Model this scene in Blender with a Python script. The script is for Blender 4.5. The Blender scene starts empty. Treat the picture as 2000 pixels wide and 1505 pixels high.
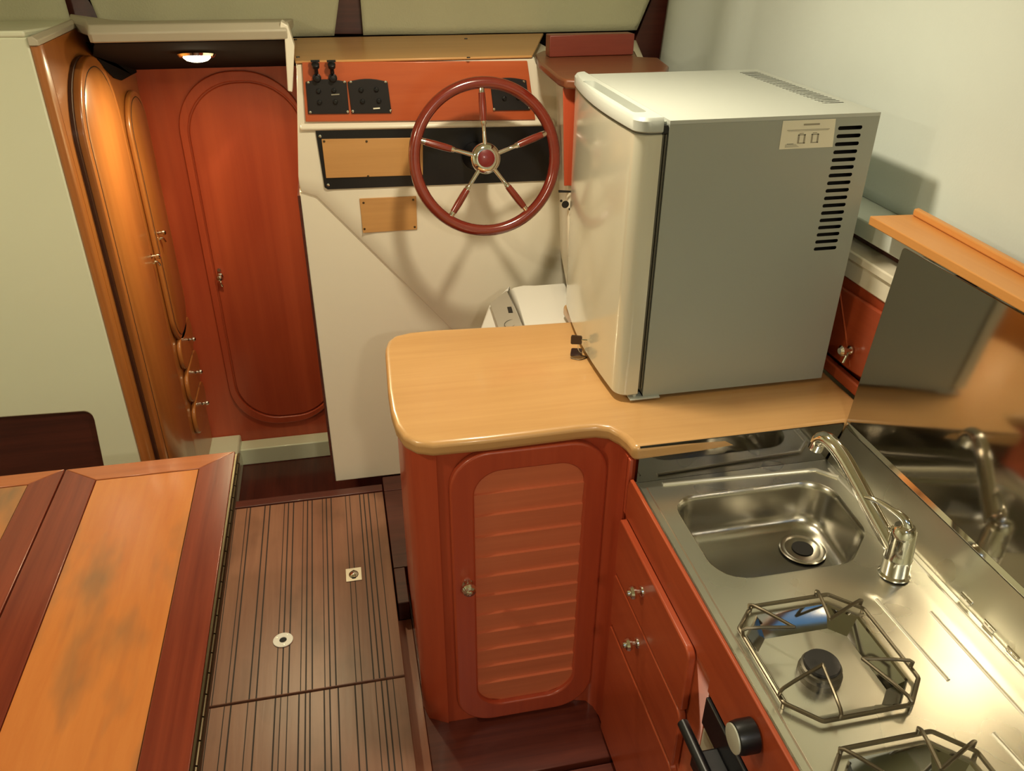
import bpy, bmesh, math, random
from mathutils import Vector, Matrix
random.seed(7)
PI = math.pi
SC = bpy.context.scene
COL = SC.collection

# ------------------------------------------------------------------ camera
FPX = 1590.0
PIT, ROL, YAW = math.radians(29.9), math.radians(.46), math.radians(-12.2)
CZ = 1.70
RC = Matrix.Rotation(YAW, 3, 'Z') @ Matrix.Rotation(PI/2 - PIT, 3, 'X') @ Matrix.Rotation(ROL, 3, 'Z')
cam_d = bpy.data.cameras.new('camera')
cam_d.sensor_fit = 'HORIZONTAL'; cam_d.sensor_width = 36.0
cam_d.lens = 36.0 * FPX / 2000.0
cam_d.clip_start = .01
cam = bpy.data.objects.new('camera', cam_d); COL.objects.link(cam)
cam.matrix_world = Matrix.Translation((0, 0, CZ)) @ RC.to_4x4()
SC.camera = cam

def at(px, py, x=None, y=None, z=None):
    """the point of a real plane (x=, y= or z=) seen at a place in the photograph"""
    d = RC @ Vector(((px - 1000) / FPX, (752.5 - py) / FPX, -1))
    for i, v in enumerate((x, y, z)):
        if v is not None:
            t = (v - (0, 0, CZ)[i]) / d[i]
    return Vector((0, 0, CZ)) + d * t

# ------------------------------------------------------------------ view, world, lights
SC.view_settings.view_transform = 'Standard'
SC.view_settings.look = 'None'
SC.view_settings.gamma = 1.0
SC.view_settings.exposure = 0.82
SC.view_settings.use_curve_mapping = False
W = bpy.data.worlds.new('dusk'); SC.world = W; W.use_nodes = True
W.node_tree.nodes['Background'].inputs[0].default_value = (.10, .26, .55, 1)
W.node_tree.nodes['Background'].inputs[1].default_value = 1.6

WARM = (1.0, .88, .64)
def area(name, loc, power, size, col=WARM, tilt=0, rotz=0):
    l = bpy.data.lights.new(name, 'AREA'); l.shape = 'DISK'; l.size = size
    l.energy = power; l.color = col
    o = bpy.data.objects.new(name, l); COL.objects.link(o)
    o.location = loc; o.rotation_euler = (tilt, 0, rotz)
    return o
LAMPS = [((.30, 1.33, 1.985), 5.2), ((-1.0, .9, 1.985), 4.2), ((.25, -.60, 1.985), 6.5)]  # the third is an added fill lamp, unseen behind the camera
for p, e in LAMPS:
    area('cabin_lamp_light', (p[0], p[1], p[2] - .03), e, .09)
PL = Vector((-.312, 2.25, 1.4075))
area('passage_lamp_light', PL + Vector((0, -.008, -.030)), 2.8, .06, (1, .87, .50), tilt=math.radians(-12.5))

# ------------------------------------------------------------------ helpers
def linked(name, me):
    o = bpy.data.objects.new(name, me); COL.objects.link(o); return o

def obj(name, bm, mats, parent=None, bevel=0, seg=2, smooth=35, label=None):
    """ONE mesh object from a bmesh in place coordinates, under its thing if one is given"""
    bmesh.ops.remove_doubles(bm, verts=bm.verts, dist=1e-6)
    bmesh.ops.recalc_face_normals(bm, faces=bm.faces)
    if smooth:
        for f in bm.faces: f.smooth = True
        lim = math.radians(smooth)
        for e in bm.edges:
            if len(e.link_faces) == 2 and e.calc_face_angle(0) > lim: e.smooth = False
    off = Vector((0, 0, 0))
    if parent is not None:
        p = parent
        while p is not None:
            off += Vector(p.location); p = p.parent
        bmesh.ops.translate(bm, verts=bm.verts, vec=-off)
    me = bpy.data.meshes.new(name); bm.to_mesh(me); bm.free()
    o = linked(name, me)
    if not isinstance(mats, (list, tuple)): mats = [mats]
    for m in mats: me.materials.append(m)
    if parent is not None: o.parent = parent
    if bevel:
        b = o.modifiers.new('bevel', 'BEVEL'); b.width = bevel; b.segments = seg
        b.limit_method = 'ANGLE'; b.angle_limit = math.radians(40)
    if label: o['label'] = label
    return o

def thing(name, label, cat, loc=(0, 0, 0), group=None):
    o = bpy.data.objects.new(name, None); COL.objects.link(o)
    o.location = loc; o.empty_display_size = .05
    o['label'] = label; o['category'] = cat
    if group: o['group'] = group
    return o

def tag(o, label, cat, group=None, kind=None):
    o['label'] = label; o['category'] = cat
    if group: o['group'] = group
    if kind: o['kind'] = kind
    return o

def struct(name, bm, m, label=None, cat=None, **k):
    o = obj(name, bm, m, None, **k); o['kind'] = 'structure'
    if label: o['label'] = label
    o['category'] = cat or name.split('_')[0]
    return o

def B(): return bmesh.new()

def box(bm, lo, hi, mi=0):
    x0, y0, z0 = lo; x1, y1, z1 = hi
    v = [bm.verts.new(p) for p in ((x0,y0,z0),(x1,y0,z0),(x1,y1,z0),(x0,y1,z0),(x0,y0,z1),(x1,y0,z1),(x1,y1,z1),(x0,y1,z1))]
    for q in ((0,3,2,1),(4,5,6,7),(0,1,5,4),(1,2,6,5),(2,3,7,6),(3,0,4,7)):
        bm.faces.new([v[i] for i in q]).material_index = mi
    return bm

def prism(bm, pts, off, mi=0):
    """polygon (3D points) pushed by a vector"""
    off = Vector(off)
    a = [bm.verts.new(p) for p in pts]; b = [bm.verts.new(Vector(p) + off) for p in pts]
    n = len(pts)
    fs = [bm.faces.new(a[::-1]), bm.faces.new(b)]
    for i in range(n): fs.append(bm.faces.new((a[i], a[(i+1) % n], b[(i+1) % n], b[i])))
    for f in fs: f.material_index = mi
    return bm

def loft(bm, rings, cap0=True, cap1=True, mi=0, close=True):
    R = [[bm.verts.new(p) for p in r] for r in rings]
    n = len(R[0])
    for a, b in zip(R, R[1:]):
        for i in range(n if close else n - 1):
            bm.faces.new((a[i], a[(i+1) % n], b[(i+1) % n], b[i])).material_index = mi
    if cap0: bm.faces.new(R[0][::-1]).material_index = mi
    if cap1: bm.faces.new(R[-1]).material_index = mi
    return bm

def frame_of(axis):
    w = Vector(axis).normalized()
    u = w.orthogonal().normalized(); v = w.cross(u)
    return u, v, w

def lathe(bm, prof, c, axis=(0, 0, 1), seg=28, mi=0):
    """profile [(radius, height along axis)]"""
    u, v, w = frame_of(axis); c = Vector(c); rings = []
    for r, h in prof:
        r = max(r, 1e-5)
        rings.append([c + w*h + (u*math.cos(2*PI*i/seg) + v*math.sin(2*PI*i/seg))*r for i in range(seg)])
    return loft(bm, rings, mi=mi)

def tube(bm, pts, r, seg=10, closed=False, mi=0):
    pts = [Vector(p) for p in pts]; n = len(pts)
    rr = r if isinstance(r, (list, tuple)) else [r]*n
    rings = []; u = None
    for i, p in enumerate(pts):
        if closed: t = (pts[(i+1) % n] - pts[i-1]).normalized()
        else: t = (pts[min(i+1, n-1)] - pts[max(i-1, 0)]).normalized()
        if u is None: u = t.orthogonal().normalized()
        u = (u - t*u.dot(t)).normalized(); v = t.cross(u)
        rings.append([p + (u*math.cos(2*PI*k/seg) + v*math.sin(2*PI*k/seg))*rr[i] for k in range(seg)])
    if closed:
        R = [[bm.verts.new(p) for p in q] for q in rings]
        for a in range(n):
            b = (a+1) % n
            for k in range(seg):
                bm.faces.new((R[a][k], R[a][(k+1) % seg], R[b][(k+1) % seg], R[b][k])).material_index = mi
        return bm
    return loft(bm, rings, mi=mi)

def smooth_path(pts, n=6):
    """Catmull-Rom through points"""
    pts = [Vector(p) for p in pts]; out = []
    P = [pts[0]*2 - pts[1]] + pts + [pts[-1]*2 - pts[-2]]
    for i in range(1, len(P)-2):
        a, b, c, d = P[i-1:i+3]
        for k in range(n):
            t = k/n
            out.append(.5*((2*b) + (c-a)*t + (2*a-5*b+4*c-d)*t*t + (3*b-a-3*c+d)*t**3))
    out.append(pts[-1]); return out

def round_poly(pts, r, n=6):
    """2D/3D polygon with each corner rounded; r one radius or a list"""
    pts = [Vector(p) for p in pts]; N = len(pts); out = []
    for i, p in enumerate(pts):
        ri = r[i] if isinstance(r, (list, tuple)) else r
        if ri <= 0: out.append(p.copy()); continue
        a = pts[i-1] - p; b = pts[(i+1) % N] - p
        la, lb = a.length, b.length; a.normalize(); b.normalize()
        ang = a.angle(b); d = min(ri/math.tan(ang/2), la*.49, lb*.49); rr = d*math.tan(ang/2)
        c = p + (a+b).normalized()*(rr/math.sin(ang/2))
        s = p + a*d - c; e = p + b*d - c; om = s.angle(e)
        for k in range(n+1):
            t = k/n
            out.append(c + (s*math.sin((1-t)*om) + e*math.sin(t*om))/math.sin(om))
    return out

def rrect(u0, v0, u1, v1, r, n=6):
    r = min(r, abs(u1-u0)*.499, abs(v1-v0)*.499)
    return [(p.x, p.y) for p in round_poly([(u0,v0,0),(u1,v0,0),(u1,v1,0),(u0,v1,0)], r, n)]

def on(plane, val, uv):
    """2D points placed on plane 'x','y' or 'z' at val"""
    if plane == 'x': return [Vector((val, u, v)) for u, v in uv]
    if plane == 'y': return [Vector((u, val, v)) for u, v in uv]
    return [Vector((u, v, val)) for u, v in uv]

def holed(bm, outer, holes, mi=0):
    """flat sheet with holes"""
    ed = []
    for L in [outer] + holes:
        vs = [bm.verts.new(p) for p in L]
        ed += [bm.edges.new((vs[i], vs[(i+1) % len(vs)])) for i in range(len(vs))]
    g = bmesh.ops.triangle_fill(bm, use_beauty=True, use_dissolve=False, edges=ed)
    for f in g['geom']:
        if isinstance(f, bmesh.types.BMFace): f.material_index = mi
    return bm

def holed_slab(bm, outer, holes, off, mi=0):
    off = Vector(off)
    holed(bm, outer, holes, mi)
    holed(bm, [Vector(p)+off for p in outer], [[Vector(p)+off for p in h] for h in holes], mi)
    for L in [outer] + holes:
        n = len(L)
        a = [bm.verts.new(p) for p in L]; b = [bm.verts.new(Vector(p)+off) for p in L]
        for i in range(n): bm.faces.new((a[i], a[(i+1) % n], b[(i+1) % n], b[i])).material_index = mi
    return bm

def copy_tree(o, parent=None):
    c = o.copy(); COL.objects.link(c); c.parent = parent
    for ch in list(o.children): copy_tree(ch, c)
    return c

# ------------------------------------------------------------------ materials
def srgb(r, g, b):
    f = lambda c: (c/255/12.92) if c/255 <= .04045 else ((c/255+.055)/1.055)**2.4
    return (f(r), f(g), f(b), 1)

def mat(name, col, rough=.5, metal=0, coat=0, spec=.5, noise=0, nscale=8, bump=0, bscale=60):
    m = bpy.data.materials.new(name); m.use_nodes = True
    nt = m.node_tree; N = nt.nodes; L = nt.links; b = N['Principled BSDF']
    b.inputs['Base Color'].default_value = col
    b.inputs['Roughness'].default_value = rough; b.inputs['Metallic'].default_value = metal
    b.inputs['Coat Weight'].default_value = coat; b.inputs['Coat Roughness'].default_value = .12
    b.inputs['Specular IOR Level'].default_value = spec
    tc = N.new('ShaderNodeTexCoord')
    nz = N.new('ShaderNodeTexNoise'); nz.inputs['Scale'].default_value = nscale; nz.inputs['Detail'].default_value = 5
    L.new(tc.outputs['Object'], nz.inputs['Vector'])
    mx = N.new('ShaderNodeMix'); mx.data_type = 'RGBA'
    k = max(noise, .02)
    mx.inputs['A'].default_value = tuple(c*(1-k) for c in col[:3]) + (1,)
    mx.inputs['B'].default_value = tuple(min(1, c*(1+k)) for c in col[:3]) + (1,)
    L.new(nz.outputs['Fac'], mx.inputs['Factor']); L.new(mx.outputs['Result'], b.inputs['Base Color'])
    if bump:
        n2 = N.new('ShaderNodeTexNoise'); n2.inputs['Scale'].default_value = bscale
        L.new(tc.outputs['Object'], n2.inputs['Vector'])
        bp = N.new('ShaderNodeBump'); bp.inputs['Strength'].default_value = bump; bp.inputs['Distance'].default_value = .01
        L.new(n2.outputs['Fac'], bp.inputs['Height']); L.new(bp.outputs['Normal'], b.inputs['Normal'])
    return m

def wood(name, c1, c2, axis='x', fine=70, along=3.0, rough=.35, coat=.25, mottle=.0, stain=None, bump=.05):
    m = bpy.data.materials.new(name); m.use_nodes = True
    nt = m.node_tree; N = nt.nodes; L = nt.links; b = N['Principled BSDF']
    tc = N.new('ShaderNodeTexCoord'); mp = N.new('ShaderNodeMapping')
    s = [fine, fine, fine]; s['xyz'.index(axis)] = along
    mp.inputs['Scale'].default_value = s
    L.new(tc.outputs['Object'], mp.inputs['Vector'])
    n1 = N.new('ShaderNodeTexNoise'); n1.inputs['Scale'].default_value = 1; n1.inputs['Detail'].default_value = 6; n1.inputs['Roughness'].default_value = .6
    n1.inputs['Distortion'].default_value = .4
    L.new(mp.outputs['Vector'], n1.inputs['Vector'])
    mp2 = N.new('ShaderNodeMapping'); s2 = [7, 7, 7]; s2['xyz'.index(axis)] = 1.6; mp2.inputs['Scale'].default_value = s2
    L.new(tc.outputs['Object'], mp2.inputs['Vector'])
    n2 = N.new('ShaderNodeTexNoise'); n2.inputs['Scale'].default_value = 1; n2.inputs['Detail'].default_value = 3
    L.new(mp2.outputs['Vector'], n2.inputs['Vector'])
    ad = N.new('ShaderNodeMath'); ad.operation = 'MULTIPLY_ADD'
    L.new(n1.outputs['Fac'], ad.inputs[0]); ad.inputs[1].default_value = .5
    mu = N.new('ShaderNodeMath'); mu.operation = 'MULTIPLY'; mu.inputs[1].default_value = .5
    L.new(n2.outputs['Fac'], mu.inputs[0]); L.new(mu.outputs[0], ad.inputs[2])
    rp = N.new('ShaderNodeValToRGB')
    rp.color_ramp.elements[0].position = .33; rp.color_ramp.elements[0].color = c1
    rp.color_ramp.elements[1].position = .67; rp.color_ramp.elements[1].color = c2
    L.new(ad.outputs[0], rp.inputs['Fac'])
    out = rp.outputs['Color']
    if stain:
        sc, col, lo, hi, vec = stain
        n3 = N.new('ShaderNodeTexNoise'); n3.inputs['Scale'].default_value = 1; n3.inputs['Detail'].default_value = 4
        mp3 = N.new('ShaderNodeMapping'); mp3.inputs['Scale'].default_value = sc; mp3.inputs['Location'].default_value = vec
        L.new(tc.outputs['Object'], mp3.inputs['Vector']); L.new(mp3.outputs['Vector'], n3.inputs['Vector'])
        r3 = N.new('ShaderNodeMapRange'); r3.inputs['From Min'].default_value = lo; r3.inputs['From Max'].default_value = hi
        L.new(n3.outputs['Fac'], r3.inputs['Value'])
        mx = N.new('ShaderNodeMix'); mx.data_type = 'RGBA'
        L.new(r3.outputs['Result'], mx.inputs['Factor']); L.new(out, mx.inputs['A']); mx.inputs['B'].default_value = col
        out = mx.outputs['Result']
    L.new(out, b.inputs['Base Color'])
    b.inputs['Roughness'].default_value = rough
    b.inputs['Coat Weight'].default_value = coat; b.inputs['Coat Roughness'].default_value = .15
    bp = N.new('ShaderNodeBump'); bp.inputs['Strength'].default_value = bump; bp.inputs['Distance'].default_value = .002
    L.new(n1.outputs['Fac'], bp.inputs['Height']); L.new(bp.outputs['Normal'], b.inputs['Normal'])
    return m

def steel(name, col=(.62, .61, .56, 1), rough=.16, var=.10, bump=.02, bs=6):
    m = bpy.data.materials.new(name); m.use_nodes = True
    nt = m.node_tree; N = nt.nodes; L = nt.links; b = N['Principled BSDF']
    b.inputs['Base Color'].default_value = col; b.inputs['Metallic'].default_value = 1
    tc = N.new('ShaderNodeTexCoord'); nz = N.new('ShaderNodeTexNoise'); nz.inputs['Scale'].default_value = 9; nz.inputs['Detail'].default_value = 1.5
    L.new(tc.outputs['Object'], nz.inputs['Vector'])
    mr = N.new('ShaderNodeMapRange'); mr.inputs['To Min'].default_value = rough-var*.5; mr.inputs['To Max'].default_value = rough+var
    mr.inputs['From Min'].default_value = .1; mr.inputs['From Max'].default_value = .9
    L.new(nz.outputs['Fac'], mr.inputs['Value']); L.new(mr.outputs['Result'], b.inputs['Roughness'])
    if not bump: return m
    n2 = N.new('ShaderNodeTexNoise'); n2.inputs['Scale'].default_value = bs; n2.inputs['Detail'].default_value = 2
    L.new(tc.outputs['Object'], n2.inputs['Vector'])
    bp = N.new('ShaderNodeBump'); bp.inputs['Strength'].default_value = bump; bp.inputs['Distance'].default_value = .02
    L.new(n2.outputs['Fac'], bp.inputs['Height']); L.new(bp.outputs['Normal'], b.inputs['Normal'])
    return m

def glow(name, col, strength):
    m = bpy.data.materials.new(name); m.use_nodes = True
    b = m.node_tree.nodes['Principled BSDF']
    b.inputs['Emission Color'].default_value = col + (1,); b.inputs['Emission Strength'].default_value = strength
    b.inputs['Base Color'].default_value = (.9, .88, .8, 1)
    return m

CREAM = mat('cream_gelcoat', (.76, .79, .60, 1), .30, coat=.35, noise=.03, nscale=5)
CREAM2 = mat('cream_gelcoat_console', (.90, .84, .69, 1), .32, coat=.3, noise=.02)
CLOTH = mat('ivory_curtain_cloth', (.75, .81, .77, 1), .9, noise=.03, spec=.1, bump=.04, bscale=200)
CLOTHD = mat('khaki_blind_cloth', (.58, .57, .39, 1), .9, noise=.08, nscale=4, spec=.1, bump=.15, bscale=200)
DARKRED = wood('dark_mahogany', (.045, .010, .008, 1), (.115, .026, .016, 1), 'x', rough=.4)
DARKREDY = wood('dark_mahogany_floor', (.040, .008, .007, 1), (.105, .022, .014, 1), 'y', rough=.3)
MAHZ = wood('red_mahogany_upright', (.40, .056, .022, 1), (.52, .085, .032, 1), 'z', fine=60, rough=.36, coat=.35)
MAHFAR = wood('red_mahogany_striped', (.38, .050, .020, 1), (.56, .098, .036, 1), 'z', fine=22, along=.6, rough=.38, coat=.35)
MAHY = wood('red_mahogany_lengthwise', (.38, .060, .020, 1), (.49, .090, .030, 1), 'y', fine=60, rough=.34, coat=.35)
MAHX = wood('red_mahogany_crosswise', (.46, .082, .025, 1), (.58, .125, .038, 1), 'x', fine=45, rough=.34, coat=.3)
LOUV = wood('orange_mahogany_slats', (.64, .17, .075, 1), (.76, .22, .10, 1), 'x', fine=60, rough=.42, coat=.2)
WARD = wood('orange_mahogany_wardrobe', (.38, .125, .028, 1), (.46, .165, .038, 1), 'z', fine=40, rough=.32, coat=.5)
COUNTER = wood('tan_beech_worktop', (.55, .30, .115, 1), (.64, .37, .15, 1), 'x', fine=60, rough=.30, coat=.35,
               stain=((6, 6, 6), (.58, .28, .11, 1), .6, 1.0, (3, 1, 0)))
TANPLY = wood('tan_plywood', (.52, .26, .085, 1), (.64, .34, .12, 1), 'x', fine=60, rough=.4, coat=.15)
SHELFW = wood('light_orange_beech', (.66, .28, .075, 1), (.76, .35, .10, 1), 'y', fine=50, rough=.42, coat=.1)
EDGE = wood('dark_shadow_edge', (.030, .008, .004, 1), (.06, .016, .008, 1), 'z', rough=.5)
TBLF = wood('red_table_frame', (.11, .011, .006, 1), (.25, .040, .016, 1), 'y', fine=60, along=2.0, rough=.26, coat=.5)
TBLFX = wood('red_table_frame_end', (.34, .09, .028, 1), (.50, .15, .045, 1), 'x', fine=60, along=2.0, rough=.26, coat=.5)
TBLP = wood('worn_orange_table_panel', (.50, .15, .035, 1), (.62, .22, .055, 1), 'y', fine=45, along=4, rough=.25, coat=.5,
            stain=((8, 2.6, 3), (.19, .115, .06, 1), .42, .60, (.6, .35, 0)))
SOLE = wood('brown_teak_sole', (.20, .085, .052, 1), (.30, .145, .088, 1), 'y', fine=50, rough=.36, coat=0, bump=.15,
            stain=((5, 3, 3), (.11, .055, .032, 1), .5, .75, (0, 2, 0)))
GROOVE = mat('black_caulk', (.018, .008, .006, 1), .6)
SOLED = wood('dark_galley_sole', (.07, .014, .010, 1), (.17, .036, .02, 1), 'x', rough=.34, coat=.2)
SEATW = wood('brown_stained_board', (.13, .038, .016, 1), (.20, .062, .024, 1), 'x', rough=.4)
BLOCKW = wood('red_brown_block', (.14, .022, .013, 1), (.22, .038, .02, 1), 'x', rough=.4)
WHEELW = wood('varnished_red_rim', (.15, .014, .008, 1), (.22, .026, .013, 1), 'x', fine=30, rough=.16, coat=1)
BLACK = mat('black_plastic', (.006, .006, .008, 1), .35)
BLACKM = mat('matt_black_panel', (.010, .008, .009, 1), .55)
SOFFIT = mat('black_soffit_lining', (.016, .014, .016, 1), .95, spec=.1, noise=.2)
DARKIN = mat('dark_inside', (.01, .008, .006, 1), .8)
CHROME = steel('chrome', (.80, .78, .72, 1), .07, .03, 0)
STEEL = steel('brushed_steel', (.80, .78, .68, 1), .27, .04, 0)
STEELW = steel('basin_steel', (.50, .48, .42, 1), .22, .08, .03)
STEELD = steel('mirror_steel_upstand', (.40, .39, .36, 1), .06, .02, 0)
UPST = steel('upstand_dark_reflection', (.20, .19, .18, 1), .06, .02, 0)  # steel darkened so its colour carries the dark reflection
MIRROR = steel('polished_steel_lid', (.48, .44, .38, 1), .075, .03, .03, 5)
WIRE = steel('dull_support_wire', (.20, .17, .12, 1), .35, .1, 0)
IRON = mat('black_enamel', (.02, .018, .017, 1), .5)
FRG = mat('silver_grey_fridge_paint', (.36, .385, .34, 1), .38, coat=.1, noise=.02)
FRD = mat('fridge_door_gloss', (.64, .62, .50, 1), .16, coat=.6, noise=.01)
FRT = mat('white_fridge_top', (.50, .53, .49, 1), .4, noise=.01)
GASK = mat('grey_gasket', (.10, .095, .07, 1), .6)
WHITE = mat('white_plastic', (.86, .84, .77, 1), .35)
GREYP = mat('grey_control_panel', (.42, .38, .31, 1), .45)
PAPER = mat('cream_sticker_paper', (.86, .82, .66, 1), .7)
INK = mat('pale_print_ink', (.36, .33, .25, 1), .7)
INKD = mat('dark_print_ink', (.16, .14, .12, 1), .7)
TAG = mat('dark_key_plastic', (.018, .006, .005, 1), .3, coat=.5)
RUBBER = mat('black_rubber', (.012, .010, .008, 1), .7)
BRASS = steel('tarnished_hinge_metal', (.13, .10, .06, 1), .35, .15, 0)
LENS = glow('lamp_lens', (1, .86, .55), 14)
LENS2 = glow('ceiling_lamp_lens', (1, .82, .52), 10)

# ================================================================== SETTING
# sole under everything
struct('floor', box(B(), (-1.7, -1.3, -.16), (1.3, 2.89, -.10)), DARKREDY, 'dark mahogany boards of the low passage floor')
# starboard topsides and port topsides, aft wall, ceiling
struct('wall_right', box(B(), (1.15, -1.3, -.1), (1.20, 2.84, 2.02)), CREAM, 'cream hull side')
struct('wall_left', box(B(), (-1.7, -1.3, -.1), (-1.65, 2.84, 2.02)), CREAM, 'cream hull side to port')
struct('wall_back', box(B(), (-1.7, -1.35, -.1), (1.3, -1.3, 2.02)), CREAM, 'cream aft bulkhead')
bm = B()
holed_slab(bm, on('z', 2.02, [(-1.7, -1.35), (1.3, -1.35), (1.3, 2.89), (-1.7, 2.89)]),
           [on('z', 2.02, [(.05, -1.0), (.75, -1.0), (.75, -.35), (.05, -.35)])], (0, 0, .03))
struct('ceiling', bm, CREAM, 'cream cabin roof with an open hatch')
struct('wall_front', box(B(), (-1.7, 2.845, -.1), (1.3, 2.89, 2.02)), DARKIN, 'dark windscreen behind the blinds')

# window mullions seen in the gaps between the blinds
for n, (pts) in enumerate((((122, 0), (140, 50), (208, 54), (172, 0)), ((664, -6), (648, 66), (716, 66), (706, -6)), ((1276, -10), (1236, 90), (1250, 118), (1290, 118), (1312, -10)))):
    P = [at(px, py, y=2.53) for px, py in pts]
    up = []
    for p in P: up.append(p)
    # continue the outer ends up to the roof
    a, b = P[0], P[-1]
    P = [Vector((a.x, 2.53, 2.0))] + P + [Vector((b.x, 2.53, 2.0))]
    struct('trim_%d' % (n+1), prism(B(), P, (0, .028, 0)), DARKRED, 'dark mahogany windscreen pillar')

# port forward bulkhead: cream moulding with a rounded cut-out
YC = 1.905
o_l = [(-1.65, -.1), (-.578, -.1), (-.578, 1.486), (-.60, 1.488), (-1.65, 1.50)]
cut = [at(180, 803, y=YC), at(208, 930, y=YC)]
hole = [(p.x, p.z) for p in round_poly([(-1.60, 0, .655), (cut[0].x, 0, cut[0].z), (cut[1].x-.01, 0, .30), (-1.60, 0, .30)], [0, .022, .02, 0], 5)]
bm = B(); holed_slab(bm, on('y', YC, o_l), [on('y', YC, hole)], (0, .03, 0))
struct('wall_port_bulkhead', bm, CREAM, 'glossy cream moulded bulkhead beside the wardrobe', 'wall', bevel=.004)
o = obj('backrest_board', box(B(), (-1.63, YC+.012, .28), (cut[1].x+.02, YC+.028, .68)), DARKRED, bevel=.002)
tag(o, 'dark red board filling the rounded cut-out of the cream bulkhead behind the table', 'board')
# ledge on top of that bulkhead, and coachroof beam over the passage
bm = B(); prism(bm, [(-1.65, YC-.003, 1.4995), (-1.65, YC-.003, 1.487), (-1.65, 2.55, 1.44), (-1.65, 2.55, 1.456)], (1.07, 0, 0))
struct('trim_4', bm, CREAM, 'cream ledge above the port bulkhead', bevel=.004)
BEAM = mat('grey_cream_beam', (.50, .45, .34, 1), .4, noise=.05)
bm = B()
def brow(x, y): return [(x, y, 1.462), (x, y-.006, 1.482), (x, y+.012, 1.497), (x, 2.485, 1.457), (x, 2.485, 1.437), (x, y+.03, 1.464)]
loft(bm, [brow(-.5775, 2.24), brow(-.52, 2.13), brow(-.488, 2.006), brow(-.480, 2.0), brow(-.08, 2.0)])
struct('trim_5', bm, BEAM, 'grey cream beam over the dark passage opening', bevel=.003)
bm = B()
loft(bm, [[(-.5775, y, z), (-.5775, y, z+.016), (-.568, y, z+.018), (-.5585, y, z+.010), (-.5585, y, z)] for y, z in ((1.90, 1.471), (2.22, 1.4705))])
struct('trim_6', bm, BEAM, 'cream capping along the wardrobe top', bevel=.002)
# soffit
bm = B()
def zs_(y): return 1.458 - (y-2.022)*.2226
loft(bm, [[(-.483 if y < 2.03 else (-.52 if y < 2.2 else -.558), y, zs_(y)), (-.085, y, zs_(y)), (-.085, y, zs_(y)+.005), (-.483 if y < 2.03 else (-.52 if y < 2.2 else -.558), y, zs_(y)+.005)] for y in (2.022, 2.15, 2.29, 2.5495, 2.60, 2.7275)])
struct('ceiling_passage', bm, SOFFIT, 'black sloping lining over the passage', 'ceiling')
bm = B()
q = [at(a, b, x=-.5585) for a, b in ((168, 82), (200, 130), (222, 152), (236, 157), (256, 146), (278, 135))]
prism(bm, q + [Vector((-.5585, 2.72, zs_(2.72)-.001)), Vector((-.5585, 2.55, zs_(2.55)-.001)), Vector((-.5585, 2.30, zs_(2.30)-.001))], (.003, 0, 0))
struct('trim_7', bm, SOFFIT, 'black lining turned down onto the wardrobe side')
# right jamb of the passage opening
bm = B()
prism(bm, [at(548, 42, y=2.0), at(562, 50, y=2.0), at(575, 90, y=2.0), at(571, 180, y=2.0), at(562, 178, y=2.0), at(556, 76, y=2.0), at(545, 66, y=2.0)], (0, .05, 0))
struct('trim_8', bm, CREAM2, 'cream jamb between passage and console', bevel=.002)

# far bulkhead with the oval door
YB = 2.73
struct('wall_far_bulkhead', box(B(), (-.60, YB, -.10), (-.085, YB+.03, 1.33)), MAHFAR, 'red mahogany bulkhead at the end of the passage', 'wall')
def stadium(x0, x1, z0, z1, rt, rb, skew=0, n=14):
    P = round_poly([(x0, 0, z0), (x1, 0, z0), (x1, 0, z1), (x0, 0, z1)], [rb, rb, rt, rt], n)
    return [(p.x + skew*(p.z-z0)/(z1-z0), p.z) for p in P]
d_r = thing('door_1', 'red mahogany oval door at the end of the passage', 'door', (-.26, YB, 0)); d_r['kind'] = 'structure'
# measured on the bulkhead plane
A0 = stadium(-.467, -.085, .035, 1.292, .18, .17)
A1 = stadium(-.444, -.09, .062, 1.262, .165, .155)
bm = B()
holed_slab(bm, on('y', YB-.010, A0), [on('y', YB-.010, A1)], (0, .0098, 0))
obj('door_frame', bm, MAHZ, d_r, bevel=.003)
bm = B(); A2 = stadium(-.440, -.094, .066, 1.258, .163, .153)
prism(bm, on('y', YB-.0065, A2), (0, .006, 0))
obj('door_panel', bm, MAHFAR, d_r, bevel=.003)
hp = at(430, 538, y=YB-.01)
bm = B(); lathe(bm, [(.010, 0), (.010, .004), (.005, .006), (.005, .016), (.009, .018), (.009, .026), (.004, .028)], hp, (0, -1, 0), 16)
tube(bm, smooth_path([hp + Vector((0, -.004, -.012)), hp + Vector((0, -.014, -.022)), hp + Vector((.003, -.010, -.034))], 4), .0035)
lathe(bm, [(.006, 0), (.006, .006)], hp+Vector((0, 0, .022)), (0, -1, 0), 12)
obj('door_handle', bm, CHROME, d_r, label='small chrome latch')
# skirt, side ledge, floor edge trim at passage end
struct('baseboard_far', box(B(), (-.56, 2.665, -.10), (-.085, 2.73, -.030)), CREAM, 'cream step below the oval door', bevel=.004)
bm = B(); box(bm, (-.565, 2.02, -.10), (-.457, 2.73, .0))
struct('baseboard_port', bm, CREAM, 'cream ledge along the passage floor', bevel=.006)

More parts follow.
